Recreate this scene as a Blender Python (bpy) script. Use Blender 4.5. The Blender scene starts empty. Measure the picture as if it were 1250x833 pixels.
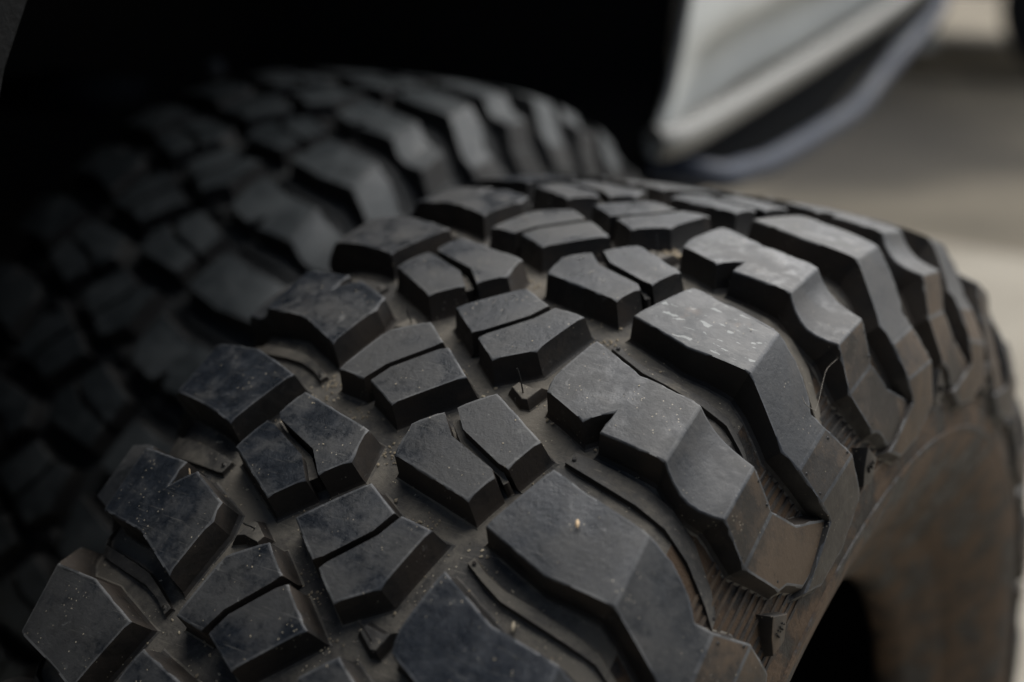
import bpy, bmesh, math, random
from mathutils import Vector, Matrix

# ------------------------------------------------------------------ camera, light, exposure
scene = bpy.context.scene
col = scene.collection
CAM = Vector((0.323762, -0.613146, 1.021300))
CAM_M = Matrix(((0.843482, -0.184792, 0.504372), (0.537158, 0.290172, -0.791998), (0.0, 0.938963, 0.344017)))
cd = bpy.data.cameras.new('camera')
cd.sensor_width = 36.0
cd.lens = 1723.09 / 1250 * 36.0
cd.clip_start = 0.02
cd.clip_end = 400
cd.dof.use_dof = True
cd.dof.focus_distance = 0.566
cd.dof.aperture_fstop = 3.8
cam = bpy.data.objects.new('camera', cd)
col.objects.link(cam)
cam.matrix_world = Matrix.Translation(CAM) @ CAM_M.to_4x4()
scene.camera = cam

SUN_EL, SUN_AZ = math.radians(56), math.radians(2)      # azimuth from +Y towards +X
world = bpy.data.worlds.new('World')
scene.world = world
world.use_nodes = True
wn = world.node_tree
wn.nodes.clear()
sky = wn.nodes.new('ShaderNodeTexSky')
sky.sky_type = 'NISHITA'
sky.sun_disc = False
sky.sun_elevation = SUN_EL
sky.sun_rotation = SUN_AZ
sky.air_density = 1.0
sky.dust_density = 4.0
bg = wn.nodes.new('ShaderNodeBackground')
bg.inputs['Strength'].default_value = 0.05
wo = wn.nodes.new('ShaderNodeOutputWorld')
wn.links.new(sky.outputs[0], bg.inputs[0])
wn.links.new(bg.outputs[0], wo.inputs[0])

sd = bpy.data.lights.new('sun', 'SUN')
sd.energy = 5.0
sd.angle = math.radians(82)
sd.color = (1.0, 0.985, 0.96)
sun = bpy.data.objects.new('sun', sd)
col.objects.link(sun)
sdir = Vector((math.sin(SUN_AZ) * math.cos(SUN_EL), math.cos(SUN_AZ) * math.cos(SUN_EL), math.sin(SUN_EL)))
sun.rotation_euler = sdir.to_track_quat('Z', 'Y').to_euler()

scene.view_settings.view_transform = 'Standard'
scene.view_settings.look = 'None'
scene.view_settings.gamma = 1.0
scene.view_settings.exposure = 0.12
scene.cycles.use_denoising = True

# ------------------------------------------------------------------ materials
class NT:
    def __init__(self, name):
        self.m = bpy.data.materials.new(name)
        self.m.use_nodes = True
        self.t = self.m.node_tree
        self.t.nodes.clear()
        self.out = self.n('ShaderNodeOutputMaterial')
        self.b = self.n('ShaderNodeBsdfPrincipled')
        self.t.links.new(self.b.outputs[0], self.out.inputs[0])
    def n(self, kind, **kw):
        x = self.t.nodes.new(kind)
        for k, v in kw.items():
            setattr(x, k, v)
        return x
    def l(self, a, b):
        self.t.links.new(a, b)
    def coords(self, rnd=True, stretch=None):
        tc = self.n('ShaderNodeTexCoord')
        src = tc.outputs['Object']
        if rnd:
            oi = self.n('ShaderNodeObjectInfo')
            mu = self.n('ShaderNodeMath', operation='MULTIPLY')
            self.l(oi.outputs['Random'], mu.inputs[0])
            mu.inputs[1].default_value = 37.0
            ad = self.n('ShaderNodeVectorMath', operation='ADD')
            self.l(src, ad.inputs[0])
            self.l(mu.outputs[0], ad.inputs[1])
            src = ad.outputs[0]
        if stretch:
            mp = self.n('ShaderNodeMapping')
            mp.inputs['Rotation'].default_value = stretch[0]
            mp.inputs['Scale'].default_value = stretch[1]
            self.l(src, mp.inputs[0])
            src = mp.outputs[0]
        return src
    def noise(self, co, scale, detail=4, rough=0.55, dist=0.0):
        x = self.n('ShaderNodeTexNoise')
        x.inputs['Scale'].default_value = scale
        x.inputs['Detail'].default_value = detail
        x.inputs['Roughness'].default_value = rough
        x.inputs['Distortion'].default_value = dist
        self.l(co, x.inputs['Vector'])
        return x.outputs['Fac']
    def voro(self, co, scale, out='Distance'):
        x = self.n('ShaderNodeTexVoronoi')
        x.inputs['Scale'].default_value = scale
        self.l(co, x.inputs['Vector'])
        return x.outputs[out]
    def ramp(self, f, a, b, va=0.0, vb=1.0):
        x = self.n('ShaderNodeMapRange')
        x.interpolation_type = 'SMOOTHSTEP'
        x.inputs[1].default_value = a
        x.inputs[2].default_value = b
        x.inputs[3].default_value = va
        x.inputs[4].default_value = vb
        self.l(f, x.inputs[0])
        return x.outputs[0]
    def mul(self, a, b):
        x = self.n('ShaderNodeMath', operation='MULTIPLY')
        for i, v in enumerate((a, b)):
            if isinstance(v, (int, float)):
                x.inputs[i].default_value = v
            else:
                self.l(v, x.inputs[i])
        return x.outputs[0]
    def add(self, a, b):
        x = self.n('ShaderNodeMath', operation='ADD')
        for i, v in enumerate((a, b)):
            if isinstance(v, (int, float)):
                x.inputs[i].default_value = v
            else:
                self.l(v, x.inputs[i])
        return x.outputs[0]
    def mix(self, f, a, b):
        x = self.n('ShaderNodeMix', data_type='RGBA')
        if isinstance(f, (int, float)):
            x.inputs[0].default_value = f
        else:
            self.l(f, x.inputs[0])
        for i, v in ((6, a), (7, b)):
            if isinstance(v, tuple):
                x.inputs[i].default_value = (*v, 1.0)
            else:
                self.l(v, x.inputs[i])
        return x.outputs[2]
    def bump(self, h, strength, dist):
        x = self.n('ShaderNodeBump')
        x.inputs['Strength'].default_value = strength
        x.inputs['Distance'].default_value = dist
        self.l(h, x.inputs['Height'])
        self.l(x.outputs[0], self.b.inputs['Normal'])

def rubber(name, base, dust, dust_amt, rough=(0.5, 0.75), speck=0.5, patch=0.5, spots=False, bump=0.25, spec=0.5, bigs=24, fr=(0.43, 0.60)):
    """dark tyre rubber with a film of dust, pale scuffs, specks and fine grain"""
    m = NT(name)
    co = m.coords()
    big = m.noise(co, bigs, 5, 0.6, 0.4)
    mid = m.noise(co, 110, 6, 0.68, 0.3)
    small = m.noise(co, 420, 5, 0.7)
    fine = m.noise(co, 1500, 3, 0.65)
    scr = m.noise(m.coords(True, ((0.3, 0.2, 0.9), (1.0, 11.0, 6.0))), 55, 4, 0.65)
    scr2 = m.noise(m.coords(True, ((0.1, -0.4, -0.5), (1.0, 30.0, 16.0))), 40, 3, 0.6)
    oi = m.n('ShaderNodeObjectInfo')
    per = m.ramp(oi.outputs['Random'], 0.0, 1.0, -0.045, 0.055)
    c = m.mix(m.ramp(m.add(m.mul(mid, 0.55), m.mul(small, 0.45)), 0.36, 0.66), tuple(x * 0.8 for x in base), tuple(x * 1.4 for x in base))
    film = m.mul(m.ramp(m.add(m.add(m.add(m.mul(big, 0.66), m.mul(mid, 0.22)), m.mul(small, 0.12)), per), fr[0], fr[1]), dust_amt)
    c = m.mix(film, c, dust)
    c = m.mix(m.mul(m.ramp(scr, 0.58, 0.72), 0.34 * patch), c, tuple(min(1, x * 1.5) for x in dust))
    c = m.mix(m.mul(m.ramp(scr2, 0.64, 0.70), 0.40 * patch), c, tuple(min(1, x * 1.9) for x in dust))
    # dark pinholes
    dk = m.mul(m.ramp(m.noise(co, 520, 2), 0.33, 0.27), m.ramp(mid, 0.4, 0.6))
    c = m.mix(m.mul(dk, 0.7), c, tuple(x * 0.35 for x in base))
    # pale scuffs
    sc = m.mul(m.ramp(m.noise(co, 150, 4, 0.55, 0.8), 0.655, 0.73), m.ramp(big, 0.47, 0.60))
    c = m.mix(m.mul(sc, 0.55 * patch), c, (0.20, 0.20, 0.19))
    # tiny bright specks of grit
    v = m.voro(co, 420)
    sp = m.mul(m.ramp(v, 0.10, 0.16, 1.0, 0.0), m.ramp(m.noise(co, 60, 2), 0.55, 0.63))
    c = m.mix(m.mul(sp, speck), c, (0.42, 0.37, 0.28))
    if spots:
        co2 = m.coords(False, ((0, 0, 0.45), (0.75, 2.0, 1.5)))
        v1 = m.noise(co2, 175, 2, 0.5, 0.4)
        s1 = m.mul(m.ramp(v1, 0.615, 0.645), m.ramp(m.noise(co, 30, 2), 0.30, 0.40))
        c = m.mix(m.mul(s1, 0.6), c, (0.33, 0.35, 0.34))
        rs = m.ramp(m.noise(co, 62, 4, 0.6), 0.58, 0.68)
        c = m.mix(m.mul(rs, 0.35), c, (0.12, 0.075, 0.05))
    m.l(c, m.b.inputs['Base Color'])
    r = m.ramp(m.add(mid, m.mul(film, 0.5)), 0.3, 0.8, rough[0], rough[1])
    m.l(r, m.b.inputs['Roughness'])
    m.b.inputs['Specular IOR Level'].default_value = spec
    m.bump(m.add(m.add(m.mul(fine, 0.16), m.mul(small, 0.42)), m.add(m.mul(mid, 0.7), m.mul(big, 0.9))), bump, 0.0014)
    return m.m

M = {}
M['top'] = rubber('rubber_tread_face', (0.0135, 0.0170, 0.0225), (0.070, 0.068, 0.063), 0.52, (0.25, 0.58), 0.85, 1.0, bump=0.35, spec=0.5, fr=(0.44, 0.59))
M['edge'] = rubber('rubber_scuffed_edge', (0.030, 0.034, 0.040), (0.11, 0.11, 0.107), 0.75, (0.45, 0.65), 0.6, 1.0)
M['edge2'] = rubber('rubber_mounted_edge', (0.018, 0.021, 0.023), (0.055, 0.06, 0.062), 0.7, (0.5, 0.7), 0.2, 0.5)
M['spot'] = rubber('rubber_spotted_face', (0.021, 0.025, 0.029), (0.085, 0.086, 0.083), 0.75, (0.36, 0.55), 0.9, 1.0, spots=True)
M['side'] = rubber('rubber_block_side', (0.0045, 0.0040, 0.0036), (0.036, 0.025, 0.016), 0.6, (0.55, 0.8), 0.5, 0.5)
M['face'] = rubber('rubber_shoulder_face', (0.019, 0.0215, 0.0245), (0.062, 0.060, 0.057), 0.7, (0.42, 0.65), 0.5, 0.7)
M['stain'] = rubber('rubber_stained_lug', (0.018, 0.0155, 0.0130), (0.080, 0.054, 0.032), 0.85, (0.45, 0.7), 0.5, 0.8)
M['floor'] = rubber('rubber_groove_dust', (0.042, 0.040, 0.037), (0.165, 0.148, 0.120), 0.8, (0.6, 0.85), 0.95, 0.8, bump=0.45)
M['ridge'] = rubber('rubber_groove_ridge', (0.020, 0.0185, 0.0175), (0.075, 0.065, 0.052), 0.7, (0.5, 0.75), 0.7, 0.7)
M['wall'] = rubber('rubber_muddy_sidewall', (0.0045, 0.0036, 0.0029), (0.090, 0.056, 0.031), 0.85, (0.5, 0.85), 0.3, 0.6, bump=0.8, bigs=30, fr=(0.455, 0.56))
# the mounted tyre: cleaner, bluer
M['top2'] = rubber('rubber_mounted_face', (0.026, 0.032, 0.035), (0.070, 0.079, 0.082), 0.7, (0.48, 0.7), 0.2, 0.5)
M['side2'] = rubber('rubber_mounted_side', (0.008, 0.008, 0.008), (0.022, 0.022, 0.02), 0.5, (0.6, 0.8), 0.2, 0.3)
M['floor2'] = rubber('rubber_mounted_floor', (0.017, 0.019, 0.020), (0.045, 0.048, 0.048), 0.6, (0.6, 0.85), 0.2, 0.3)

def plain(name, base, rough=0.6, metal=0.0, var=0.25, scale=40, bump=0.0, spec=0.5):
    m = NT(name)
    co = m.coords()
    f = m.noise(co, scale, 5, 0.6)
    c = m.mix(m.ramp(f, 0.3, 0.7), tuple(x * (1 - var) for x in base), tuple(min(1, x * (1 + var)) for x in base))
    m.l(c, m.b.inputs['Base Color'])
    m.l(m.ramp(f, 0.3, 0.7, rough * 0.9, min(1, rough * 1.15)), m.b.inputs['Roughness'])
    m.b.inputs['Metallic'].default_value = metal
    m.b.inputs['Specular IOR Level'].default_value = spec
    if bump:
        m.bump(f, bump, 0.002)
    return m.m

M['hole'] = plain('rubber_vent_pit', (0.006, 0.006, 0.006), 0.8)
M['hair'] = plain('rubber_hair', (0.012, 0.012, 0.012), 0.5)
M['grit'] = plain('dry_grit', (0.42, 0.36, 0.26), 0.9, scale=300)
M['seed'] = plain('dry_seed', (0.55, 0.40, 0.24), 0.7, scale=400)
M['clod'] = plain('pale_clay', (0.24, 0.20, 0.14), 0.95, scale=200, bump=0.5)
M['fibre'] = plain('pale_fibre', (0.22, 0.20, 0.17), 0.7)
M['paint'] = plain('body_paint_pale', (0.70, 0.73, 0.72), 0.3, var=0.06, scale=6)
M['trim'] = plain('body_trim_grey', (0.19, 0.19, 0.178), 0.45, var=0.08, scale=8)
M['tube'] = plain('steel_tube_bluish', (0.018, 0.028, 0.052), 0.6, metal=0.0, var=0.12, scale=10)
M['black'] = plain('black_plastic_liner', (0.006, 0.006, 0.0065), 0.8, var=0.2, spec=0.2)
M['chassis'] = plain('dark_chassis_paint', (0.006, 0.0078, 0.0105), 0.9, var=0.3, spec=0.08)
M['flare'] = plain('black_textured_flare', (0.006, 0.0065, 0.0068), 0.85, var=0.6, scale=200, bump=0.4, spec=0.2)
M['metal'] = plain('worn_bolt_steel', (0.12, 0.12, 0.12), 0.55, metal=0.6)
M['rim'] = plain('dark_wheel_steel', (0.02, 0.02, 0.021), 0.5, metal=0.3)
M['tan'] = plain('tan_body_paint', (0.80, 0.75, 0.63), 0.5, var=0.1)
M['tyreblack'] = plain('distant_tyre', (0.01, 0.01, 0.01), 0.8)

# concrete ground
g = NT('concrete')
co = g.coords(False)
n1 = g.noise(co, 1.1, 6, 0.6, 0.5)
n2 = g.noise(co, 14, 6, 0.65)
n3 = g.noise(co, 160, 3, 0.6)
c = g.mix(g.ramp(n1, 0.32, 0.68), (0.105, 0.091, 0.064), (0.190, 0.166, 0.122))
c = g.mix(g.mul(g.ramp(n2, 0.45, 0.7), 0.5), c, (0.11, 0.092, 0.068))
c = g.mix(g.mul(g.ramp(n3, 0.55, 0.7), 0.35), c, (0.17, 0.155, 0.13))
# shade on the far ground, painted into the colour as a dark patch
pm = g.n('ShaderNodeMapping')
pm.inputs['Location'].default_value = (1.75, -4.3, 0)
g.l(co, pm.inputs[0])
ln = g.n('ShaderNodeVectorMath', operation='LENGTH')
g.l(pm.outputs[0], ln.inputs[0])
far_shade = g.ramp(g.add(ln.outputs['Value'], g.mul(n1, 1.2)), 1.1, 2.6, 1.0, 0.0)
c = g.mix(g.mul(far_shade, 0.88), c, (0.020, 0.018, 0.015))
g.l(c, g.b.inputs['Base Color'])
g.b.inputs['Roughness'].default_value = 0.9
g.bump(g.add(n2, g.mul(n3, 0.4)), 0.4, 0.01)
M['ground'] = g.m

# ------------------------------------------------------------------ helpers
def link(o, parent=None):
    col.objects.link(o)
    if parent is not None:
        o.parent = parent
    return o

def tag(o, label, cat, group=None, kind=None):
    if label:
        o['label'] = label
    if cat:
        o['category'] = cat
    if group:
        o['group'] = group
    if kind:
        o['kind'] = kind
    return o

def mesh_obj(name, bm, mats, parent=None, smooth_angle=32):
    for f in bm.faces:
        f.smooth = True
    lim = math.radians(smooth_angle)
    for e in bm.edges:
        if len(e.link_faces) == 2 and e.calc_face_angle(0) > lim:
            e.smooth = False
    me = bpy.data.meshes.new(name)
    bm.to_mesh(me)
    bm.free()
    for m in mats:
        me.materials.append(m)
    return link(bpy.data.objects.new(name, me), parent)

def as_mesh(name, bm, mats, smooth_angle=32):
    for f in bm.faces:
        f.smooth = True
    lim = math.radians(smooth_angle)
    for e in bm.edges:
        if len(e.link_faces) == 2 and e.calc_face_angle(0) > lim:
            e.smooth = False
    me = bpy.data.meshes.new(name)
    bm.to_mesh(me)
    bm.free()
    for m in mats:
        me.materials.append(m)
    return me

def interp(x, xs, ys):
    if x <= xs[0]:
        return ys[0]
    for i in range(1, len(xs)):
        if x <= xs[i]:
            t = (x - xs[i - 1]) / (xs[i] - xs[i - 1])
            return ys[i - 1] + t * (ys[i] - ys[i - 1])
    return ys[-1]

def sweep(bm, pts, rad, seg=12, mat=0, cap=True, taper=None):
    """tube along a polyline"""
    rings = []
    n = len(pts)
    up = Vector((0.13, 0.31, 0.94))
    for i, p in enumerate(pts):
        d = (pts[min(i + 1, n - 1)] - pts[max(i - 1, 0)]).normalized()
        a = d.cross(up).normalized()
        b = a.cross(d).normalized()
        r = rad * (taper[i] if taper else 1)
        rings.append([bm.verts.new(p + (a * math.cos(2 * math.pi * k / seg) + b * math.sin(2 * math.pi * k / seg)) * r) for k in range(seg)])
    for i in range(n - 1):
        for k in range(seg):
            f = bm.faces.new((rings[i][k], rings[i][(k + 1) % seg], rings[i + 1][(k + 1) % seg], rings[i + 1][k]))
            f.material_index = mat
    if cap:
        bm.faces.new(rings[0]).material_index = mat
        bm.faces.new(rings[-1][::-1]).material_index = mat

def smooth_path(pts, n=8):
    out = []
    P = [Vector(p) for p in pts]
    for i in range(len(P) - 1):
        p0, p1, p2, p3 = P[max(i - 1, 0)], P[i], P[i + 1], P[min(i + 2, len(P) - 1)]
        for k in range(n):
            t = k / n
            out.append(0.5 * ((2 * p1) + (p2 - p0) * t + (2 * p0 - 5 * p1 + 4 * p2 - p3) * t * t + (3 * p1 - p0 - 3 * p2 + p3) * t ** 3))
    out.append(P[-1])
    return out

def box(bm, x0, x1, y0, y1, z0, z1, mat=0):
    v = [bm.verts.new((x, y, z)) for x in (x0, x1) for y in (y0, y1) for z in (z0, z1)]
    for q in ((0, 1, 3, 2), (4, 6, 7, 5), (0, 4, 5, 1), (2, 3, 7, 6), (0, 2, 6, 4), (1, 5, 7, 3)):
        bm.faces.new([v[i] for i in q]).material_index = mat

# ------------------------------------------------------------------ ground
bm = bmesh.new()
bmesh.ops.create_grid(bm, x_segments=40, y_segments=40, size=150)
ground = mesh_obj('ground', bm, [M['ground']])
tag(ground, 'brownish dusty concrete ground behind the tires', None, kind='structure')
# paler concrete slab the tyres stand on: thin screed over the old ground
s_ = NT('slab_concrete')
co = s_.coords(False)
n1 = s_.noise(co, 2.2, 6, 0.6, 0.5)
n2 = s_.noise(co, 30, 6, 0.65)
c = s_.mix(s_.ramp(n1, 0.32, 0.68), (0.215, 0.197, 0.160), (0.315, 0.292, 0.245))
c = s_.mix(s_.mul(s_.ramp(n2, 0.45, 0.7), 0.4), c, (0.18, 0.155, 0.125))
s_.l(c, s_.b.inputs['Base Color'])
s_.b.inputs['Roughness'].default_value = 0.9
s_.bump(n2, 0.4, 0.006)
bm = bmesh.new()
box(bm, -6, 6, -5, 2.95, -0.06, 0.0)
slab = mesh_obj('pavement', bm, [s_.m])
tag(slab, 'pale concrete slab the tires stand on', None, kind='structure')
ground.location.z = -0.03

# ------------------------------------------------------------------ tyre geometry (mm in tyre coordinates: w across, r radius, th angle)
R0 = 420.0
PITCH = 2 * math.pi / 21
MIRROR = -0.75307          # angular offset of the point-mirrored far half of the tread
PHI = 0.277460

def crown(w):
    x = w / 1000
    return R0 - 1000 * (0.08493 * x * x + 35.8315 * x ** 4)

def P3(w, r, th):
    return Vector((w / 1000, r / 1000 * math.sin(th), r / 1000 * math.cos(th)))

CASE = [(0.0, 406.6), (31.9, 406.3), (63.8, 405.4), (85.0, 403.2), (101.0, 399.8), (111.6, 396.0), (120.1, 390.5), (128.4, 381.8), (136.9, 370.0), (143.1, 359.2), (147.5, 349.1), (150.7, 337.3), (153.4, 324.8), (155.5, 312.0), (150.5, 293.0), (142.0, 275.0), (133.5, 260.0)]
BEADP = [(129.5, 254.5), (127, 251.5), (125, 248), (123.5, 243), (119, 236), (114.5, 228.5), (111, 222.5), (108, 219), (102, 216.5), (94, 216)]
INNER = [(90, 219), (90, 227), (104, 243), (122, 265), (139, 292), (144, 322), (137, 352), (114, 378), (76, 390), (0, 393)]
CW = [p[0] for p in CASE[:13]]
CR_ = [p[1] for p in CASE[:13]]

def case_r(w):
    return interp(abs(w), CW, CR_)

def depth_to_case(p, n):
    """mm from a point on a block to the casing, going inwards"""
    d = 0.0
    while d < 20:
        q = p - n * (d / 1000)
        r = math.hypot(q.y, q.z) * 1000
        w = q.x * 1000
        if w < 154.0 and r < case_r(w):
            return d
        d += 0.25
    return 8.0

def block(bm, V, faces, draft=1.6, fillet=3.0, sipe=(), bevel=0.0010, side_mat=1, extra_depth=0.9, depth=None, fil_mat=5, edge_mat=7, crease=(), nick=0.05):
    """raised rubber block: V name->(w, r or None, th); faces [(names, material)]; walls drop to the casing with draft and a fillet"""
    pos = {k: P3(v[0], v[1] if v[1] else crown(v[0]), v[2]) for k, v in V.items()}
    def lean(p):
        a = math.radians(interp(abs(p.x) * 1000, (0, 60, 95, 112, 121, 137, 146, 154, 158), (0, 1, 5, 16, 27, 46, 57, 68, 74)))
        t = math.atan2(p.y, p.z)
        return Vector((math.copysign(math.sin(a), p.x), math.cos(a) * math.sin(t), math.cos(a) * math.cos(t)))
    sp = set(frozenset(x) for x in sipe)
    cr = set(frozenset(x) for x in crease)
    if nick:
        cnt = {}
        for names, mt in faces:
            for i in range(len(names)):
                k = frozenset((names[i], names[i - 1]))
                cnt[k] = cnt.get(k, 0) + 1
        rnd = random.Random(len(V) * 31 + int(1000 * abs(next(iter(V.values()))[0])))
        cut = {}
        for k, c in cnt.items():
            a, b = sorted(k)
            L = (pos[a] - pos[b]).length
            m = int(L / 0.0035)
            seq = [a]
            if c == 1 and m > 1 and k not in sp:
                for j in range(1, m):
                    t = (j + rnd.uniform(-.3, .3)) / m
                    nmn = '%s_%s_%d' % (a, b, j)
                    q = pos[a].lerp(pos[b], t)
                    ra = math.hypot(pos[a].y, pos[a].z) * (1 - t) + math.hypot(pos[b].y, pos[b].z) * t
                    th = math.atan2(q.y, q.z) + rnd.gauss(0, nick) / 420
                    w = q.x * 1000 + rnd.gauss(0, nick) * (1 if abs(pos[a].x - pos[b].x) < 0.004 else 0)
                    rr_ = crown(w) if (V[a][1] is None and V[b][1] is None) else ra * 1000
                    pos[nmn] = P3(w, rr_, th)
                    seq.append(nmn)
            cut[k] = (a, seq[1:])
        nf_ = []
        for names, mt in faces:
            out = []
            for i in range(len(names)):
                a, b = names[i], names[(i + 1) % len(names)]
                first, mids = cut[frozenset((a, b))]
                out.append(a)
                out += mids if first == a else mids[::-1]
            nf_.append((tuple(out), mt))
        faces = nf_
    use = {}
    for names, mt in faces:
        for i in range(len(names)):
            use.setdefault(names[i], 0)
    bv = {k: bm.verts.new(pos[k]) for k in use}
    new = []
    dirs = {}
    nrm = {k: Vector() for k in use}
    for names, mt in faces:
        f = bm.faces.new([bv[k] for k in names])
        f.normal_update()
        c = f.calc_center_median()
        out = Vector((0, c.y, c.z)).normalized() * 0.7 + Vector((1 if c.x > 0.1 else 0, 0, 0)) * 0.7
        if f.normal.dot(out) < 0:
            f.normal_flip()
            names = tuple(reversed(names))
        f.material_index = mt
        new.append(f)
        for i, k in enumerate(names):
            dirs[(k, names[(i + 1) % len(names)])] = f
            nrm[k] += f.normal
    bnd = {a: b for (a, b) in dirs if (b, a) not in dirs}
    start = next(iter(bnd))
    loop = [start]
    while bnd[loop[-1]] != start:
        loop.append(bnd[loop[-1]])
    n = len(loop)
    rings = [[bv[k] for k in loop]]
    eo = []
    for i in range(n):
        a, b = loop[i], loop[(i + 1) % n]
        N = (lean(pos[a]) + lean(pos[b])).normalized()
        eo.append(((pos[b] - pos[a]).cross(N).normalized(), frozenset((a, b)) in sp))
    dep = []
    for k in loop:
        dep.append(depth if depth else depth_to_case(pos[k], lean(pos[k])))
    for lev, (dfr, dft) in enumerate((('a', draft), ('b', draft + 0.35 * fillet), ('c', draft + fillet))):
        ring = []
        for i in range(n):
            k = loop[i]
            N = lean(pos[k])
            (n1, s1), (n2, s2) = eo[i - 1], eo[i]
            d1 = 0.15 if s1 else dft
            d2 = 0.15 if s2 else dft
            # offset o with o.n1=d1, o.n2=d2
            dd = n1.dot(n2)
            if abs(dd) > 0.985:
                o = (n1 + n2).normalized() * ((d1 + d2) / 2)
            else:
                a = (d1 - d2 * dd) / (1 - dd * dd)
                b = (d2 - d1 * dd) / (1 - dd * dd)
                o = n1 * a + n2 * b
            mx = 2.2 * max(d1, d2)
            if o.length > mx:
                o = o.normalized() * mx
            D = dep[i]
            h = {'a': max(D - 2.2, D * 0.5), 'b': max(D - 0.7, D * 0.75), 'c': D + extra_depth}[dfr]
            if s1 and s2:
                h = D + extra_depth if dfr == 'c' else h
            ring.append(bm.verts.new(pos[k] - N * (h / 1000) + o / 1000))
        rings.append(ring)
    for lv, (a, b) in enumerate(zip(rings[:-1], rings[1:])):
        for i in range(n):
            j = (i + 1) % n
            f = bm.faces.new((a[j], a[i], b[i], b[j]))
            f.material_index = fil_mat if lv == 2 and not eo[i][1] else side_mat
    if bevel:
        top = set(new)
        nm = {v: k for k, v in bv.items()}
        edges = []
        for f in new:
            for e in f.edges:
                if e in edges:
                    continue
                if frozenset((nm[e.verts[0]], nm[e.verts[1]])) in sp:
                    continue
                if any(x not in top for x in e.link_faces):
                    edges.append(e)
                elif frozenset((nm[e.verts[0]], nm[e.verts[1]])) in cr:
                    edges.append(e)
        for i in range(n):
            e = bm.edges.get((rings[0][i], rings[1][i]))
            if e and e.calc_face_angle(0) > 0.45:
                edges.append(e)
        bmesh.ops.bevel(bm, geom=edges, offset=bevel, offset_type='OFFSET', segments=3, profile=0.55, affect='EDGES', clamp_overlap=True, material=edge_mat)

def pit(bm, w, r, th, nx, mat, rad=0.62):
    """little moulding vent mark on a lug face"""
    c = P3(w, r, th)
    N = Vector((nx, math.sqrt(max(0, 1 - nx * nx)) * math.sin(th), math.sqrt(max(0, 1 - nx * nx)) * math.cos(th))).normalized()
    a = N.orthogonal().normalized()
    b = N.cross(a)
    o = [bm.verts.new(c + N * 0.00015 + (a * math.cos(t) + b * math.sin(t)) * rad / 1000) for t in [i * math.pi / 4 for i in range(8)]]
    i_ = [bm.verts.new(c + N * 0.00017 + (a * math.cos(t) + b * math.sin(t)) * rad * 0.55 / 1000) for t in [i * math.pi / 4 for i in range(8)]]
    u = [bm.verts.new(c - N * 0.0012 + (a * math.cos(t) + b * math.sin(t)) * rad * 1.3 / 1000) for t in [i * math.pi / 4 for i in range(8)]]
    for k in range(8):
        j = (k + 1) % 8
        bm.faces.new((u[k], u[j], o[j], o[k])).material_index = 2
        bm.faces.new((o[k], o[j], i_[j], i_[k])).material_index = mat
    bm.faces.new(i_).material_index = mat

# --- shoulder lug, plain (top, side, face, stain)
def lug_plain():
    bm = bmesh.new()
    V = dict(left=(62.8, None, -0.2802), up=(75.3, None, -0.2036), bb=(92.8, None, -0.3059), tb=(92.9, None, -0.2170),
             ob=(120.8, None, -0.3085), ot=(120.2, None, -0.2322), el=(127.4, 401.8, -0.3205), eu=(128.3, 400.7, -0.2374),
             gl=(139.0, 386.0, -0.3438), gm=(135.4, 390.7, -0.3366), gu=(135.4, 390.7, -0.2517), gv=(140.0, 384.7, -0.2705),
             hl=(145.6, 378.0, -0.3435), hu=(145.2, 378.2, -0.2665), jl=(153.9, 361.8, -0.3408), ju=(154.1, 361.2, -0.2442),
             kl=(156.1, 350.0, -0.3311), m1=(156.4, 343.0, -0.3732), m2=(156.4, 337.5, -0.4181), m3=(157.7, 329.5, -0.3819), kk=(158.5, 330.5, -0.3144), ku=(157.3, 340.0, -0.2424))
    F = [(('left', 'bb', 'tb', 'up'), 0), (('bb', 'ob', 'ot', 'tb'), 0), (('ob', 'el', 'eu', 'ot'), 2), (('el', 'gm', 'gu', 'eu'), 2),
         (('gm', 'gl', 'gv', 'gu'), 2), (('gl', 'hl', 'hu', 'gv'), 2), (('hl', 'jl', 'ju', 'hu'), 3), (('jl', 'kl', 'kk', 'ku', 'ju'), 3), (('kl', 'm1', 'm2', 'm3', 'kk'), 3)]
    block(bm, V, F, crease=(('ob', 'ot'), ('hl', 'hu'), ('jl', 'ju')))
    for w, r, th in ((147.5, 374.5, -0.3362), (152.5, 364.6, -0.3336), (147.3, 374.6, -0.2713), (152.8, 364.0, -0.2526)):
        pit(bm, w, r, th, 0.91, 4)
    return as_mesh('shoulder_lug_plain', bm, MATS, 20)

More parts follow.
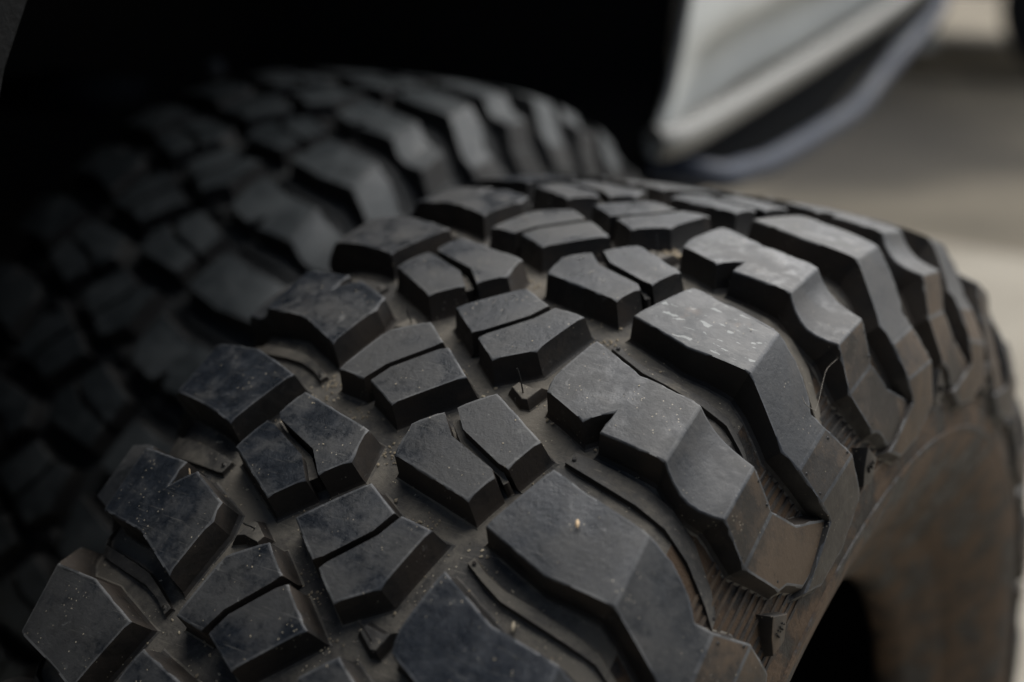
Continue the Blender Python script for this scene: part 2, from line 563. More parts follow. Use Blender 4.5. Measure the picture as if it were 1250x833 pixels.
# --- shoulder lug, notched with a scooped outer face
def lug_notch():
    bm = bmesh.new()
    V = dict(left=(52.8, None, -0.4170), ul=(51.3, None, -0.3962), up=(56.8, None, -0.3327), n1=(74.4, None, -0.4407), n2=(84.1, None, -0.4182),
             n3=(83.5, None, -0.4478), bend=(83.7, None, -0.3644), ob=(112.2, None, -0.4539), ot=(112.1, None, -0.3751),
             dl=(137.0, 396.4, -0.4707), du=(137.1, 396.6, -0.3983),
             fl=(144.4, 376.2, -0.4851), fu=(143.6, 376.6, -0.4062), gl=(152.3, 353.6, -0.4595), gm=(153.0, 351.2, -0.4434), gn=(155.0, 340.0, -0.4170),
             hu=(149.1, 362.0, -0.3828), iu=(153.9, 348.4, -0.3241), iv=(155.7, 338.5, -0.3432))
    F = [(('left', 'n1', 'n2', 'bend', 'up', 'ul'), 0), (('n2', 'n3', 'ob', 'ot', 'bend'), 0)]
    # scooped face between the tread edge and the outer corner
    lo = [(112.3, 413.0, -0.4539), (114.0, 409.7, -0.4586), (116.5, 406.4, -0.4638), (119.6, 403.5, -0.4687), (123.0, 400.9, -0.4716), (127.5, 399.0, -0.4732), (132.3, 397.5, -0.4725), (137.0, 396.4, -0.4707)]
    hi = [(112.1, 413.0, -0.3752), (114.2, 409.6, -0.3779), (116.9, 406.2, -0.3809), (120.1, 403.3, -0.3841), (123.7, 400.8, -0.3870), (128.2, 398.9, -0.3907), (132.7, 397.6, -0.3945), (137.1, 396.6, -0.3983)]
    pl_, pu_ = 'ob', 'ot'
    for i in range(1, 8):
        ln, un = ('dl', 'du') if i == 7 else ('sl%d' % i, 'su%d' % i)
        if i < 7:
            V[ln], V[un] = lo[i], hi[i]
        F.append(((pl_, ln, un, pu_), 2))
        pl_, pu_ = ln, un
    F += [(('dl', 'fl', 'fu', 'du'), 3), (('fl', 'gl', 'hu', 'fu'), 3), (('gl', 'gm', 'iu', 'hu'), 3), (('gm', 'gn', 'iv', 'iu'), 3)]
    block(bm, V, F, crease=(('ob', 'ot'), ('dl', 'du'), ('fl', 'fu')))
    for w, r, th in ((139.0, 391.0, -0.4035), (142.5, 380.8, -0.4085), (143.0, 379.5, -0.4783), (151.0, 356.8, -0.4533)):
        pit(bm, w, r, th, 0.96, 4)
    return as_mesh('shoulder_lug_notched', bm, MATS, 20)

# --- centre block split by a sipe running round the tyre
def block_round():
    bm = bmesh.new()
    VL = dict(l=(9.3, None, -0.2367), ul=(7.2, None, -0.1974), a=(17.5, None, -0.1741), b=(27.4, None, -0.1991), c=(52.3, None, -0.2226), d=(55.0, None, -0.2300), bo=(50.4, None, -0.2616))
    block(bm, VL, [(('l', 'bo', 'd', 'c', 'b', 'a', 'ul'), 0)], sipe=(('a', 'b'), ('b', 'c'), ('c', 'd')))
    VR = dict(a=(21.5, None, -0.1649), b=(30.4, None, -0.1889), c=(53.5, None, -0.2148), d=(58.0, None, -0.2172), r=(63.9, None, -0.1784), ur=(33.4, None, -0.1362))
    block(bm, VR, [(('a', 'b', 'c', 'd', 'r', 'ur'), 0)], sipe=(('a', 'b'), ('b', 'c'), ('c', 'd')))
    # tie bar low in the sipe
    T = dict(a=(20.5, crown(21) - 4.8, -0.1762), b=(29.8, crown(30) - 4.8, -0.1970), c=(53.8, crown(54) - 4.8, -0.2214), d=(56.6, crown(57) - 6.0, -0.2269),
             e=(58.0, crown(58) - 6.0, -0.2225), f=(53.3, crown(53) - 4.8, -0.2134), g=(32.1, crown(32) - 4.8, -0.1870), h=(23.7, crown(24) - 4.8, -0.1693))
    block(bm, {k: (v[0], v[1], v[2]) for k, v in T.items()}, [(('a', 'b', 'c', 'd', 'e', 'f', 'g', 'h'), 5)], draft=0.2, fillet=0.4, bevel=0, nick=0)
    return as_mesh('tread_block_round_sipe', bm, MATS)

# --- centre block split by a sipe running across the tyre
def block_cross():
    bm = bmesh.new()
    VU = dict(lt=(-15.5, None, -0.3289), t=(7.3, None, -0.2724), s4=(24.6, None, -0.2947), s3=(20.3, None, -0.3179), s2=(6.0, None, -0.3555), s1=(2.1, None, -0.3621))
    block(bm, VU, [(('lt', 's1', 's2', 's3', 's4', 't'), 0)], sipe=(('s1', 's2'), ('s2', 's3'), ('s3', 's4')))
    VD = dict(s1=(6.8, None, -0.3681), s2=(9.0, None, -0.3594), s3=(23.3, None, -0.3207), s4=(28.4, None, -0.2954), r=(43.2, None, -0.3002), be=(36.0, None, -0.3675), bl=(20.5, None, -0.3936))
    block(bm, VD, [(('s1', 'bl', 'be', 'r', 's4', 's3', 's2'), 0)], sipe=(('s1', 's2'), ('s2', 's3'), ('s3', 's4')))
    T = dict(a=(5.5, crown(5) - 7, -0.3659), b=(8.3, crown(8) - 7, -0.3598), c=(22.5, crown(22) - 7, -0.3214), d=(26.8, crown(27) - 7.5, -0.2990),
             e=(27.8, crown(28) - 7.5, -0.2991), f=(24.0, crown(24) - 7, -0.3217), g=(9.5, crown(10) - 7, -0.3607), h=(6.8, crown(7) - 7, -0.3678))
    block(bm, T, [(('a', 'b', 'c', 'd', 'e', 'f', 'g', 'h'), 1)], draft=0.2, fillet=0.4, bevel=0, nick=0)
    return as_mesh('tread_block_cross_sipe', bm, MATS)

# --- low ridge in each groove between shoulder lugs
def ridge(pts, width, h):
    bm = bmesh.new()
    V = {}
    F = []
    m = len(pts)
    for i, (w, th) in enumerate(pts):
        t = i / (m - 1)
        wd = width * (0.75 + 0.5 * math.sin(math.pi * t))
        V['l%d' % i] = (w, case_r(w) + h * 0.9 + (0.25 if i in (0, m - 1) else 0.9), th)
        V['u%d' % i] = (w - (1.0 if i else -1.5), case_r(w) + h, th + wd / case_r(w))
        if i:
            F.append((('l%d' % (i - 1), 'l%d' % i, 'u%d' % i, 'u%d' % (i - 1)), 0))
    block(bm, V, F, draft=0.15, fillet=0.8, bevel=0.0003, side_mat=1, extra_depth=0.6, fil_mat=0, edge_mat=0, nick=0)
    for i in (0, m - 1):
        w, th = pts[i]
        pit(bm, w + (3 if i == 0 else -1.2), case_r(w) + h + 0.7 - (0 if i == 0 else -0.6), th + width * 0.45 / 400 - (0.003 if i == 0 else -0.004), 0.2 if i == 0 else 0.8, 1, 0.8)
    return as_mesh('groove_ridge', bm, [MATS[5], MATS[1], MATS[5]])

def nub():
    bm = bmesh.new()
    V = dict(a=(31.3, 411.1, -0.4041), b=(38.5, 410.9, -0.4159), c=(40.8, 410.9, -0.4152), d=(43.5, 411.1, -0.3968), e=(40.6, 410.9, -0.3998), f=(32.5, 411.4, -0.3966))
    block(bm, V, [(('a', 'b', 'c', 'd', 'e', 'f'), 0)], draft=1.6, fillet=1.6, bevel=0.0003, fil_mat=0, edge_mat=0, nick=0)
    return as_mesh('stone_ejector', bm, [MATS[5], MATS[1]])

def hair(seed, pts):
    bm = bmesh.new()
    sweep(bm, smooth_path(pts, 4), 0.00033, 6, taper=None)
    return as_mesh('rubber_hair', bm, [M['hair']])

def ribbed_panel():
    """fine ribs moulded in the gap between two shoulder lugs"""
    bm = bmesh.new()
    prof = [(123 + 1.56 * i) for i in range(12)]
    lo, hi, nt = 0.0, PITCH / 2, 6
    k = 0
    for i in range(13):
        t = i / 12
        w = interp(t, (0, .45, .8, 1), (132.5, 143.6, 149.9, 152.1))
        r = case_r(w)
        n = Vector((0.85, 0.5)).normalized()
        prev = None
        for s in range(nt + 1):
            th = lo + (hi - lo) * s / nt
            q = [P3(w + a * 0.5 + b * 0.85, r - a * 0.85 + b * 0.5, th) for a, b in ((-1.0, -0.3), (-0.55, 0.7), (0.6, 0.7), (0.95, -0.3))]
            cur = [bm.verts.new(x) for x in q]
            if prev:
                for j in range(3):
                    bm.faces.new((prev[j], prev[j + 1], cur[j + 1], cur[j]))
            prev = cur
    bmesh.ops.recalc_face_normals(bm, faces=bm.faces)
    return as_mesh('ribbed_panel', bm, [MATS[3]], 50)

def tab_mesh():
    bm = bmesh.new()
    V = dict(a=(154.2, 353.0, -0.1921), b=(155.0, 342.5, -0.1643), c=(155.5, 334.0, -0.1858), d=(155.3, 337.5, -0.2143), e=(154.6, 345.5, -0.2057))
    block(bm, V, [(('a', 'b', 'c', 'd', 'e'), 0)], draft=0.3, fillet=0.6, bevel=0.0003, fil_mat=0, edge_mat=0, nick=0)
    # worn raised strokes on the tab
    for i in range(4):
        th = -.1975 + i * 0.0055
        a = P3(155.0, 344.5 - i * 0.2, th)
        b = P3(155.2, 340.8 + (i % 2) * 1.2, th + 0.003)
        sweep(bm, [a + Vector((0.0002, 0, 0)), b + Vector((0.0002, 0, 0))], 0.0004, 5, mat=2)
    return as_mesh('sidewall_tab', bm, [MATS[3], MATS[1], M['hole']])

def casing():
    bm = bmesh.new()
    half = CASE + BEADP
    prof = [(-w, r) for w, r in reversed(half)] + half[1:] + INNER + [(-w, r) for w, r in reversed(INNER[:-1])]
    nseg = 176
    rings = []
    for w, r in prof:
        rings.append([bm.verts.new(P3(w, r, 2 * math.pi * k / nseg)) for k in range(nseg)])
    for i in range(len(prof)):
        a, b = rings[i], rings[(i + 1) % len(prof)]
        wm = (abs(prof[i][0]) + abs(prof[(i + 1) % len(prof)][0])) / 2
        rm = (prof[i][1] + prof[(i + 1) % len(prof)][1]) / 2
        inside = len(half) * 2 - 1 <= i
        for k in range(nseg):
            j = (k + 1) % nseg
            f = bm.faces.new((a[k], a[j], b[j], b[k]))
            f.material_index = 2 if inside else (0 if wm < 124 and rm > 380 else 1)
    bmesh.ops.recalc_face_normals(bm, faces=bm.faces)
    return as_mesh('casing', bm, [MATS[5], MATS[6], M['black']], 60)

def rib_ring(r, w, hw, hh):
    """moulded ring on the sidewall"""
    bm = bmesh.new()
    n = 132
    R_ = [[bm.verts.new(P3(w + a, r + b, 2 * math.pi * k / n)) for k in range(n)] for a, b in ((-2, hw), (hh, hw * .5), (hh, -hw * .5), (-2, -hw))]
    for i in range(3):
        for k in range(n):
            bm.faces.new((R_[i][k], R_[i][(k + 1) % n], R_[i + 1][(k + 1) % n], R_[i + 1][k]))
    bmesh.ops.recalc_face_normals(bm, faces=bm.faces)
    return as_mesh('sidewall_ring', bm, [MATS[6]])

def make_tire(name, place, mats, label, cat, spot_k=None):
    """Empty on the ground under the tyre, every block a part of its own"""
    global MATS
    MATS = mats
    root = bpy.data.objects.new(name, None)
    root.empty_display_size = 0.1
    link(root)
    base, yaw, camber, phase = place
    root.matrix_world = Matrix.Translation(base) @ Matrix.Rotation(yaw, 4, 'Z')
    tag(root, label, cat)
    up = Matrix.Translation((0, 0, 0.42)) @ Matrix.Rotation(camber, 4, 'Y')
    HALF = Matrix.Rotation(math.pi, 4, 'Z')
    def put(nm, me, ang, left=False):
        o = bpy.data.objects.new(nm, me)
        link(o, root)
        o.matrix_parent_inverse = Matrix.Identity(4)
        m = up @ Matrix.Rotation(-(ang + phase), 4, 'X')
        o.matrix_local = m @ HALF if left else m
        return o
    put('casing', casing(), 0)
    mp, mn, mr, mc = lug_plain(), lug_notch(), block_round(), block_cross()
    r1 = ridge([(71.2, -0.1743), (76.7, -0.1785), (90.2, -0.1857), (104.6, -0.1916), (117.2, -0.1987), (127.4, -0.2132), (136.4, -0.2370), (140.2, -0.2512)], 8.0, 2.6)
    r2 = ridge([(57.1, -0.3085), (66.7, -0.3216), (76.8, -0.3331), (88.6, -0.3388), (105.9, -0.3464), (116.9, -0.3510), (125.4, -0.3660), (135.6, -0.3932)], 4.2, 2.6)
    nb = nub()
    hr = hair(1, [P3(37.5, 410.1, -0.4088), P3(37.2, 414.1, -0.4069), P3(36.4, 418.1, -0.4038), P3(35.4, 421.6, -0.4017)])
    rp = ribbed_panel()
    tb = tab_mesh()
    ring = rib_ring(314, 155.4, 3.0, 0.35)
    for left in (False, True):
        put('sidewall_ring', ring, 0, left)
        for k in range(21):
            off = (MIRROR if left else 0.0) + (k - 10) * PITCH
            o = put('shoulder_lug', mp, off, left)
            if spot_k is not None and not left and k - 10 == spot_k:
                for s in (0,):
                    o.material_slots[s].link = 'OBJECT'
                    o.material_slots[s].material = M['spot']
                o['label'] = 'shoulder lug spattered with pale grey spots'
            put('shoulder_lug', mn, off, left)
            put('tread_block', mr, off, left)
            put('tread_block', mc, off, left)
            put('groove_ridge', r1, off, left)
            put('groove_ridge', r2, off, left)
            put('stone_ejector', nb, off, left)
            put('ribbed_panel', rp, off, left)
            put('ribbed_panel', rp, off + PITCH / 2, left)
            put('sidewall_tab', tb, off, left)
            if -3 <= k - 10 <= 4:
                put('rubber_hair', hr, off, left)
    return root, put

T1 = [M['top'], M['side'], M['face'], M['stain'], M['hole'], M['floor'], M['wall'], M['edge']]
tire, put1 = make_tire('loose_tire', (Vector((0, 0, 0)), 0.0, 0.0, -PHI), T1,
                       'dusty worn mud-terrain tire with brown sidewall, standing loose in the foreground', 'tire', spot_k=1)
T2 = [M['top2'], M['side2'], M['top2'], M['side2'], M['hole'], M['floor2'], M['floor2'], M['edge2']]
wheel, put2 = make_tire('mounted_tire', (Vector((-0.3810, 0.2499, -0.0067)), 0.0347, -0.0020, -0.0762), T2,
                        'blurred bluish black mud-terrain tire in the dark wheel arch of the pale truck', 'tire')

# wheel behind the mounted tyre
bm = bmesh.new()
prof = [(60, 229), (66, 232), (70, 236), (74, 236), (72, 228), (40, 214), (30, 190), (36, 150), (52, 110), (56, 80), (70, 75), (72, 40), (72, 0.5), (20, 0.5), (-60, 214), (-70, 236), (-74, 236), (-66, 229)]
rr = [[bm.verts.new(P3(w, r, 2 * math.pi * k / 64)) for k in range(64)] for w, r in prof]
for a, b in zip(rr[:-1], rr[1:]):
    for k in range(64):
        bm.faces.new((a[k], a[(k + 1) % 64], b[(k + 1) % 64], b[k]))
bmesh.ops.recalc_face_normals(bm, faces=bm.faces)
put2('wheel_rim', as_mesh('wheel_rim', bm, [M['rim']]), 0)

# ------------------------------------------------------------------ the truck: x out of its side, y along it, z up
truck = bpy.data.objects.new('pickup_truck', None)
link(truck)
truck.matrix_world = Matrix.Translation((-0.369, 0.191, 0)) @ Matrix.Rotation(0.123, 4, 'Z')
tag(truck, 'pale grey truck with black wheel arch, sill trim and bluish side step tube', 'truck')
X0 = 0.12
REAR = [(0.437, 0.707), (0.448, 0.724), (0.486, 0.759), (0.513, 0.805), (0.533, 0.852), (0.545, 0.93), (0.53, 1.00), (0.48, 1.06), (0.42, 1.09)]
FRONT = [(-0.52, 0.62), (-0.475, 0.78), (-0.420, 0.915), (-0.398, 0.948), (-0.36, 0.99), (-0.31, 1.03), (-0.24, 1.065), (-0.15, 1.085)]
def grid_mesh(bm, rows, mat=0):
    for a, b in zip(rows[:-1], rows[1:]):
        for i in range(len(a) - 1):
            bm.faces.new((a[i], a[i + 1], b[i + 1], b[i])).material_index = mat
# rear quarter panel
bm = bmesh.new()
rows = []
zz = [0.707 + 0.39 * (i / 22) for i in range(23)] + [1.15, 1.25, 1.35]
for j, z0 in enumerate(zz):
    sa = interp(min(z0, 1.09), [p[1] for p in REAR], [p[0] for p in REAR])
    row = []
    for u in (-2, -1, 0, .02, .05, .1, .16, .25, .4, .6, .8, 1):
        if u < 0:
            s = sa + {-1: 0.003, -2: 0.010}[u]
            x = X0 + {-1: -0.006, -2: -0.014}[u]
        else:
            s = sa + (3.0 - sa) * u
            x = X0 + 0.012 * math.sin(min(u / 0.16, 1) * math.pi) - 0.05 * u * u
        v = (z0 - 0.707) / 0.643
        z = z0 + (max(s, 0.437) - 0.437) * 0.008 * (1 - v)
        # hollow above the lower trim, then out again
        x += -0.040 * max(0.0, min(1.0, (0.815 - z0) / 0.03)) * max(0.0, min(1.0, (u - 0.01) / 0.05))
        row.append(bm.verts.new((x, s, z)))
    rows.append(row)
grid_mesh(bm, rows)
bmesh.ops.recalc_face_normals(bm, faces=bm.faces)
panel = mesh_obj('side_panel', bm, [M['paint']], truck, 60)
sol = panel.modifiers.new('thick', 'SOLIDIFY')
sol.thickness = 0.0015
# lower trim
bm = bmesh.new()
sweep(bm, smooth_path([(X0 - 0.004, 0.445, 0.720), (X0 + 0.008, 0.48, 0.719), (X0 + 0.010, 0.65, 0.719), (X0 + 0.008, 1.1, 0.722), (X0, 1.7, 0.731), (X0 - 0.05, 3.0, 0.745)], 6), 0.017, 14)
mesh_obj('sill_trim', bm, [M['trim']], truck)
# steel tube
bm = bmesh.new()
sweep(bm, smooth_path([(0.03, 0.52, 0.681), (0.12, 0.535, 0.673), (0.15, 0.57, 0.662), (0.15, 0.65, 0.651), (0.15, 0.771, 0.637), (0.15, 1.037, 0.625), (0.15, 1.24, 0.622), (0.15, 1.445, 0.647), (0.145, 1.941, 0.693), (0.09, 2.2, 0.716)], 8), 0.0150, 16)
mesh_obj('side_step_tube', bm, [M['tube']], truck)
# chassis rail in shade behind the tube
bm = bmesh.new()
prev = None
for s, z in ((0.56, 0.672), (0.771, 0.646), (1.037, 0.634), (1.24, 0.631), (1.445, 0.656), (1.941, 0.702), (3.0, 0.76)):
    cur = [bm.verts.new(p) for p in ((0.095, s, z - 0.042), (0.095, s, max(z + 0.02, 0.699)), (-0.08, s, max(z + 0.02, 0.699)), (-0.08, s, z - 0.042))]
    if prev:
        for i in range(4):
            bm.faces.new((prev[i], prev[(i + 1) % 4], cur[(i + 1) % 4], cur[i]))
    else:
        bm.faces.new(cur)
    prev = cur
bm.faces.new(prev)
bmesh.ops.recalc_face_normals(bm, faces=bm.faces)
mesh_obj('chassis_rail', bm, [M['chassis']], truck)
# body over the arch and in front of it
bm = bmesh.new()
outer = FRONT[3:] + [(p[0], p[1]) for p in reversed(REAR[6:])]
rows = [[], [], []]
for s, z in outer:
    rows[0].append(bm.verts.new((X0 - 0.05, s * 0.985, z - 0.004)))
    rows[1].append(bm.verts.new((X0 - 0.004, s, z)))
    rows[2].append(bm.verts.new((X0 - 0.002, s * 1.02, max(z + 0.12, 1.38))))
grid_mesh(bm, rows)
bmesh.ops.recalc_face_normals(bm, faces=bm.faces)
mesh_obj('arch_panel', bm, [M['paint']], truck, 40)
# black flare at the front of the arch
bm = bmesh.new()
rows = []
for s, z in FRONT:
    d = Vector((s - 0.0, z - 0.42)).normalized()
    row = []
    for q, (k, x) in enumerate(((0.02, -0.12), (0.0, X0 - 0.01), (0.002, X0 + 0.002), (0.012, X0 + 0.012), (0.05, X0 + 0.012), (0.075, X0 + 0.006), (0.30, X0 - 0.01))):
        row.append(bm.verts.new((x, s + d.x * k, z + d.y * k)))
    rows.append(row)
grid_mesh(bm, rows)
bmesh.ops.recalc_face_normals(bm, faces=bm.faces)
fl = mesh_obj('arch_flare', bm, [M['flare']], truck, 40)
# wheel well liner, then an unseen deck added to block the sky
bm = bmesh.new()
W = [(-0.55, 0.50), (-0.52, 0.80), (-0.45, 1.00), (-0.30, 1.11), (0.0, 1.14), (0.36, 1.12), (0.53, 1.03), (0.575, 0.90), (0.55, 0.77), (0.50, 0.705), (0.50, 0.50)]
a = [bm.verts.new((X0 - 0.03, s, z)) for s, z in W]
b = [bm.verts.new((-0.42, s, z)) for s, z in W]
for i in range(len(W) - 1):
    bm.faces.new((a[i], a[i + 1], b[i + 1], b[i]))
bm.faces.new(b)
mesh_obj('wheel_well', bm, [M['black']], truck, 50)
bm = bmesh.new()
box(bm, -1.65, X0 - 0.015, -1.6, 3.0, 1.36, 1.40)
mesh_obj('sky_block_deck', bm, [M['chassis']], truck)
bm = bmesh.new()
box(bm, -0.9, -0.45, -1.6, 3.0, 0.55, 0.95)
mesh_obj('underbody', bm, [M['black']], truck)
# bolt catching light deep in the well
bm = bmesh.new()
bmesh.ops.create_cone(bm, cap_ends=True, segments=6, radius1=0.006, radius2=0.006, depth=0.008)
bmesh.ops.create_cone(bm, cap_ends=True, segments=20, radius1=0.009, radius2=0.008, depth=0.003, matrix=Matrix.Translation((0, 0, -0.007)))
bolt = mesh_obj('bolt', bm, [M['metal']], truck)
bolt.matrix_parent_inverse = Matrix.Identity(4)
bolt.matrix_local = truck.matrix_world.inverted() @ Matrix.Translation((-0.608, 0.344, 0.812)) @ Matrix.Rotation(math.radians(55), 4, 'Y') @ Matrix.Rotation(0.5, 4, 'X')
bm = bmesh.new()
box(bm, -0.30, -0.20, -0.02, 0.06, 0.80, 0.822)
brk = mesh_obj('bracket', bm, [M['chassis']], truck)

# ------------------------------------------------------------------ parked car far behind, only its sill and a wheel in view; unseen height added to shade the ground
car = bpy.data.objects.new('parked_shade_van', None)
link(car)
car.matrix_world = Matrix.Translation((-1.14, 5.73, -0.03)) @ Matrix.Rotation(math.radians(13), 4, 'Z')
tag(car, 'far blurred tan van with a black wheel at the top right, made tall to cast shade', 'van')
bm = bmesh.new()
rows = []
for x, z in ((0.02, 0.16), (-0.04, 0.13), (-0.02, 0.22), (-0.03, 0.5), (-0.05, 0.75), (0.0, 1.1), (0.10, 2.1), (0.25, 2.25), (1.5, 2.25), (1.65, 1.1), (1.65, 0.2)):
    rows.append([bm.verts.new((s, x, z)) for s in (-2.4, -2.0, -1.2, -0.6, -0.34)] )
grid_mesh(bm, rows)
bmesh.ops.recalc_face_normals(bm, faces=bm.faces)
mesh_obj('van_body_tall_for_shade', bm, [M['tan']], car, 40)
bm = bmesh.new()
rows = []
for x, z in ((0.0, 0.72), (-0.05, 0.75), (0.0, 1.1), (0.10, 2.1), (0.25, 2.25), (1.5, 2.25), (1.65, 1.1), (1.65, 0.2)):
    rows.append([bm.verts.new((s, x, z)) for s in (-0.34, 0.4, 0.8, 1.5)])
grid_mesh(bm, rows)
bmesh.ops.recalc_face_normals(bm, faces=bm.faces)
mesh_obj('van_fender', bm, [M['tan']], car, 40)
bm = bmesh.new()
prof = [(0.0, 0.05), (0.02, 0.22), (0.0, 0.24), (0.0, 0.31), (0.03, 0.335), (0.18, 0.335), (0.21, 0.31)]
rr = [[bm.verts.new((0.25 + r * math.cos(2 * math.pi * k / 40), x + 0.0, 0.335 + r * math.sin(2 * math.pi * k / 40))) for k in range(40)] for x, r in prof]
for a, b in zip(rr[:-1], rr[1:]):
    for k in range(40):
        bm.faces.new((a[k], a[(k + 1) % 40], b[(k + 1) % 40], b[k]))
bmesh.ops.recalc_face_normals(bm, faces=bm.faces)
mesh_obj('van_wheel', bm, [M['tyreblack']], car)
bm = bmesh.new()
box(bm, -2.3, -0.5, 0.5, 1.6, 0.26, 0.72)
mesh_obj('van_underside', bm, [M['black']], car)

# ------------------------------------------------------------------ dust, grit and seeds lying on the loose tyre
POLYS = [
    [(62.8, -0.2802), (92.8, -0.3059), (120.8, -0.3085), (120.2, -0.2322), (92.9, -0.2170), (75.3, -0.2036)],
    [(52.8, -0.4170), (74.4, -0.4407), (84.1, -0.4182), (83.5, -0.4478), (112.2, -0.4539), (112.1, -0.3751), (83.7, -0.3644), (56.8, -0.3327)],
    [(9.3, -0.2367), (50.4, -0.2616), (63.9, -0.1784), (33.4, -0.1362), (7.2, -0.1974)],
    [(-15.5, -0.3289), (20.5, -0.3936), (36.0, -0.3675), (43.2, -0.3002), (7.3, -0.2724)]]

def inside(poly, x, y):
    c = False
    j = len(poly) - 1
    for i in range(len(poly)):
        xi, yi = poly[i]
        xj, yj = poly[j]
        if (yi > y) != (yj > y) and x < (xj - xi) * (y - yi) / (yj - yi) + xi:
            c = not c
        j = i
    return c

def near(poly, x, y, mm):
    for i in range(len(poly)):
        ax, ay = poly[i - 1][0], poly[i - 1][1] * 420
        bx, by = poly[i][0], poly[i][1] * 420
        dx, dy = bx - ax, by - ay
        t = max(0, min(1, ((x - ax) * dx + (y * 420 - ay) * dy) / (dx * dx + dy * dy)))
        if math.hypot(x - ax - t * dx, y * 420 - ay - t * dy) < mm:
            return True
    return False

def where(w, th):
    """'top', 'floor' or None (on an edge) for a point of the tread; th in tyre angle"""
    for k in range(-4, 6):
        for ww, tt in ((w, th - k * PITCH), (-w, -(th - MIRROR - k * PITCH))):
            for p in POLYS:
                if inside(p, ww, tt):
                    return None if near(p, ww, tt, 1.2) else 'top'
                if near(p, ww, tt, 4.2):
                    return 'edge'
    return 'floor'

def tire_point(w, r, th):
    return P3(w, r, th - PHI) + Vector((0, 0, 0.42))

random.seed(7)
def chip(bm, c, n, size, flat=0.5, long=1.6, mat=0):
    a = n.orthogonal().normalized()
    ang = random.uniform(0, math.pi)
    b = n.cross(a)
    a, b = a * math.cos(ang) + b * math.sin(ang), b * math.cos(ang) - a * math.sin(ang)
    vs = []
    for (u, v, h) in ((1, 0, 0), (.2, .9, .1), (-.9, .3, 0), (-.5, -.8, .05), (.5, -.7, 0), (.1, 0, 1), (-.3, .1, .9)):
        vs.append(bm.verts.new(c + (a * u * long + b * v) * size * random.uniform(.7, 1.2) + n * (h * flat * size)))
    r = vs[:5]
    bm.faces.new((r[0], r[1], vs[5])); bm.faces.new((r[1], r[2], vs[6])); bm.faces.new((r[1], vs[6], vs[5]))
    bm.faces.new((r[2], r[3], vs[6])); bm.faces.new((r[3], r[4], vs[5])); bm.faces.new((r[3], vs[5], vs[6])); bm.faces.new((r[4], r[0], vs[5]))

bm = bmesh.new()
count = 0
while count < 420:
    w = random.uniform(-112, 112)
    th = random.uniform(-0.55, 0.42)
    k = where(w, th)
    if k is None:
        continue
    if k == 'top':
        if random.random() > 0.33:
            continue
        r = crown(w) + 0.1
        sz = random.choice((0.00014, 0.00018, 0.00022, 0.00034))
    elif k == 'floor':
        r = case_r(w) + 0.25
        sz = random.choice((0.0002, 0.0003, 0.0004, 0.0006))
    else:
        continue
    c = tire_point(w, r, th)
    chip(bm, c, Vector((0, c.y, c.z - 0.42)).normalized(), sz)
    count += 1
grit = mesh_obj('grit', bm, [M['grit']])
tag(grit, 'fine pale grit scattered over the blocks and grooves of the loose tire', 'grit', kind='stuff')

def grain(name, w, th, r, length, rad, yaw, mat, label, cat, tilt=0.0):
    bm = bmesh.new()
    c = tire_point(w, r, th)
    n = Vector((0, c.y, c.z - 0.42)).normalized()
    a = Vector((1, 0, 0)) * math.cos(yaw) + n.cross(Vector((1, 0, 0))) * math.sin(yaw)
    a = (a + n * tilt).normalized()
    pts = [a * (length * (t - 0.5)) + n * (0.15 * rad * math.sin(t * 9)) for t in (0, .12, .3, .5, .7, .88, 1)]
    sweep(bm, pts, rad, 8, taper=(.25, .75, 1, 1.05, .95, .6, .2))
    o = mesh_obj(name, bm, [mat], None, 60)
    o.location = c + n * rad * 0.8
    return tag(o, label, cat)

grain('dry_seed', 95.6, -0.2505, crown(90), 0.0036, 0.00075, 2.0, M['seed'], 'tan dry seed lying on the flat lug face right of centre', 'seed')
grain('dry_seed', 85.0, -0.3491, case_r(78.8) + 0.3, 0.0040, 0.0008, 1.9, M['grit'], 'pale seed lodged in the groove at the bottom edge', 'seed')
grain('straw_bit', -77.6, -0.3161, crown(72) - 0.6, 0.0036, 0.00035, 1.9, M['seed'], 'bright straw bit standing in the notch of a far shoulder lug', 'straw', 0.9)

# pale clay lumps packed between the blocks
bm = bmesh.new()
for w, th, sz in ((29.5, 0.2242, 3.2), (35.1, 0.2226, 2.6), (40.6, 0.2180, 3.0), (43.8, 0.2240, 2.4), (49.0, 0.2036, 2.2), (22.8, 0.2367, 2.2), (37.0, 0.2333, 2.6)):
    c = tire_point(w, case_r(w) + 0.6, th)
    m4 = Matrix.Translation(c) @ Matrix.Rotation(random.uniform(0, 3), 4, 'Z') @ Matrix.Diagonal((sz / 1000 * 1.3, sz / 1000, sz / 1000 * 0.8, 1))
    r = bmesh.ops.create_icosphere(bm, subdivisions=2, radius=1, matrix=m4)
    for v in r['verts']:
        v.co += Vector((random.uniform(-1, 1), random.uniform(-1, 1), random.uniform(-1, 1))) * 0.00045
tag(mesh_obj('clay_lump', bm, [M['clod']], None, 50), 'pale dry clay packed between a centre block and a notched lug', 'clay')

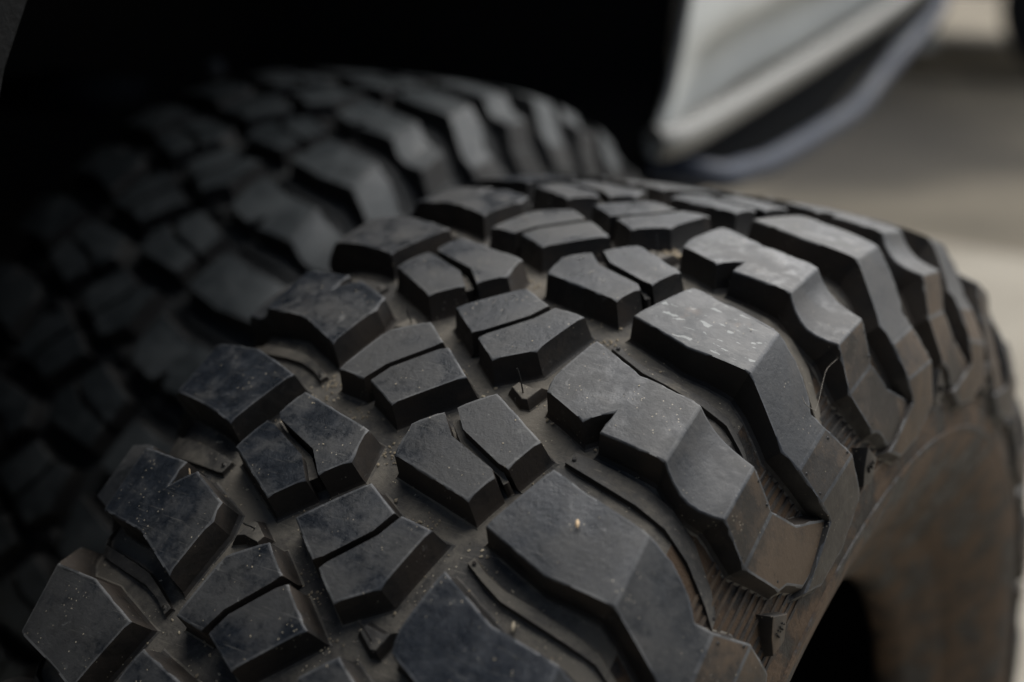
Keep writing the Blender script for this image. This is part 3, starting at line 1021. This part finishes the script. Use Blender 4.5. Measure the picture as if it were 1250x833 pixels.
# small crumbs caught in the grooves
bm = bmesh.new()
for w0, t0 in ((-6.9, -0.2123), (-0.3, -0.2243), (-30.0, -0.1758), (-50.5, -0.1520), (-45.1, -0.1547), (-9.4, -0.3699), (1.3, -0.3795), (18.1, -0.4225), (31.5, -0.2827), (-53.8, -0.1505), (67.1, -0.3061), (49.0, 0.0037), (-3.6, 0.0790)):
    for i in range(14):
        w = w0 + random.gauss(0, 3.5)
        th = t0 + random.gauss(0, 3.0) / 420
        if where(w, th) == 'top':
            continue
        c = tire_point(w, case_r(w) + 0.3, th)
        chip(bm, c, Vector((0, c.y, c.z - 0.42)).normalized(), random.uniform(0.0003, 0.0008), 0.7, 1.3)
n_ = 0
while n_ < 420:
    w = random.uniform(-108, 112)
    th = random.uniform(-0.58, 0.40)
    if where(w, th) != 'edge' or random.random() > 0.35 + 0.65 * math.sin(w * 0.09 + th * 23) ** 2:
        continue
    c = tire_point(w, case_r(w) + random.uniform(0.2, 1.0), th)
    chip(bm, c, Vector((0, c.y, c.z - 0.42)).normalized(), random.choice((0.00025, 0.0003, 0.0004, 0.0006, 0.0009)), 0.7, 1.2)
    n_ += 1
tag(mesh_obj('dirt_crumbs', bm, [M['clod']]), 'tan dirt crumbs caught in the grooves between the tread blocks', 'dirt', kind='stuff')

# thin fibre snagged on a shoulder lug
bm = bmesh.new()
fp = [tire_point(w + 1.0, r + 1.2, th) for w, r, th in ((136.5, 389.3, 0.1224), (136.0, 390.0, 0.0945), (137.1, 388.5, 0.0755), (139.3, 385.9, 0.0480), (140.2, 384.6, 0.0320))]
sweep(bm, smooth_path(fp, 6), 0.00009, 5)
fp = [tire_point(w + 1.0, r + 1.2, th) for w, r, th in ((140.2, 384.6, 0.0320), (138.3, 387.0, 0.0277), (136.5, 389.2, 0.0264), (134.9, 391.4, 0.0296))]
sweep(bm, smooth_path(fp, 6), 0.00015, 5)
tag(mesh_obj('dry_fibre', bm, [M['fibre']]), 'thin pale fibre snagged on a right shoulder lug', 'fibre')
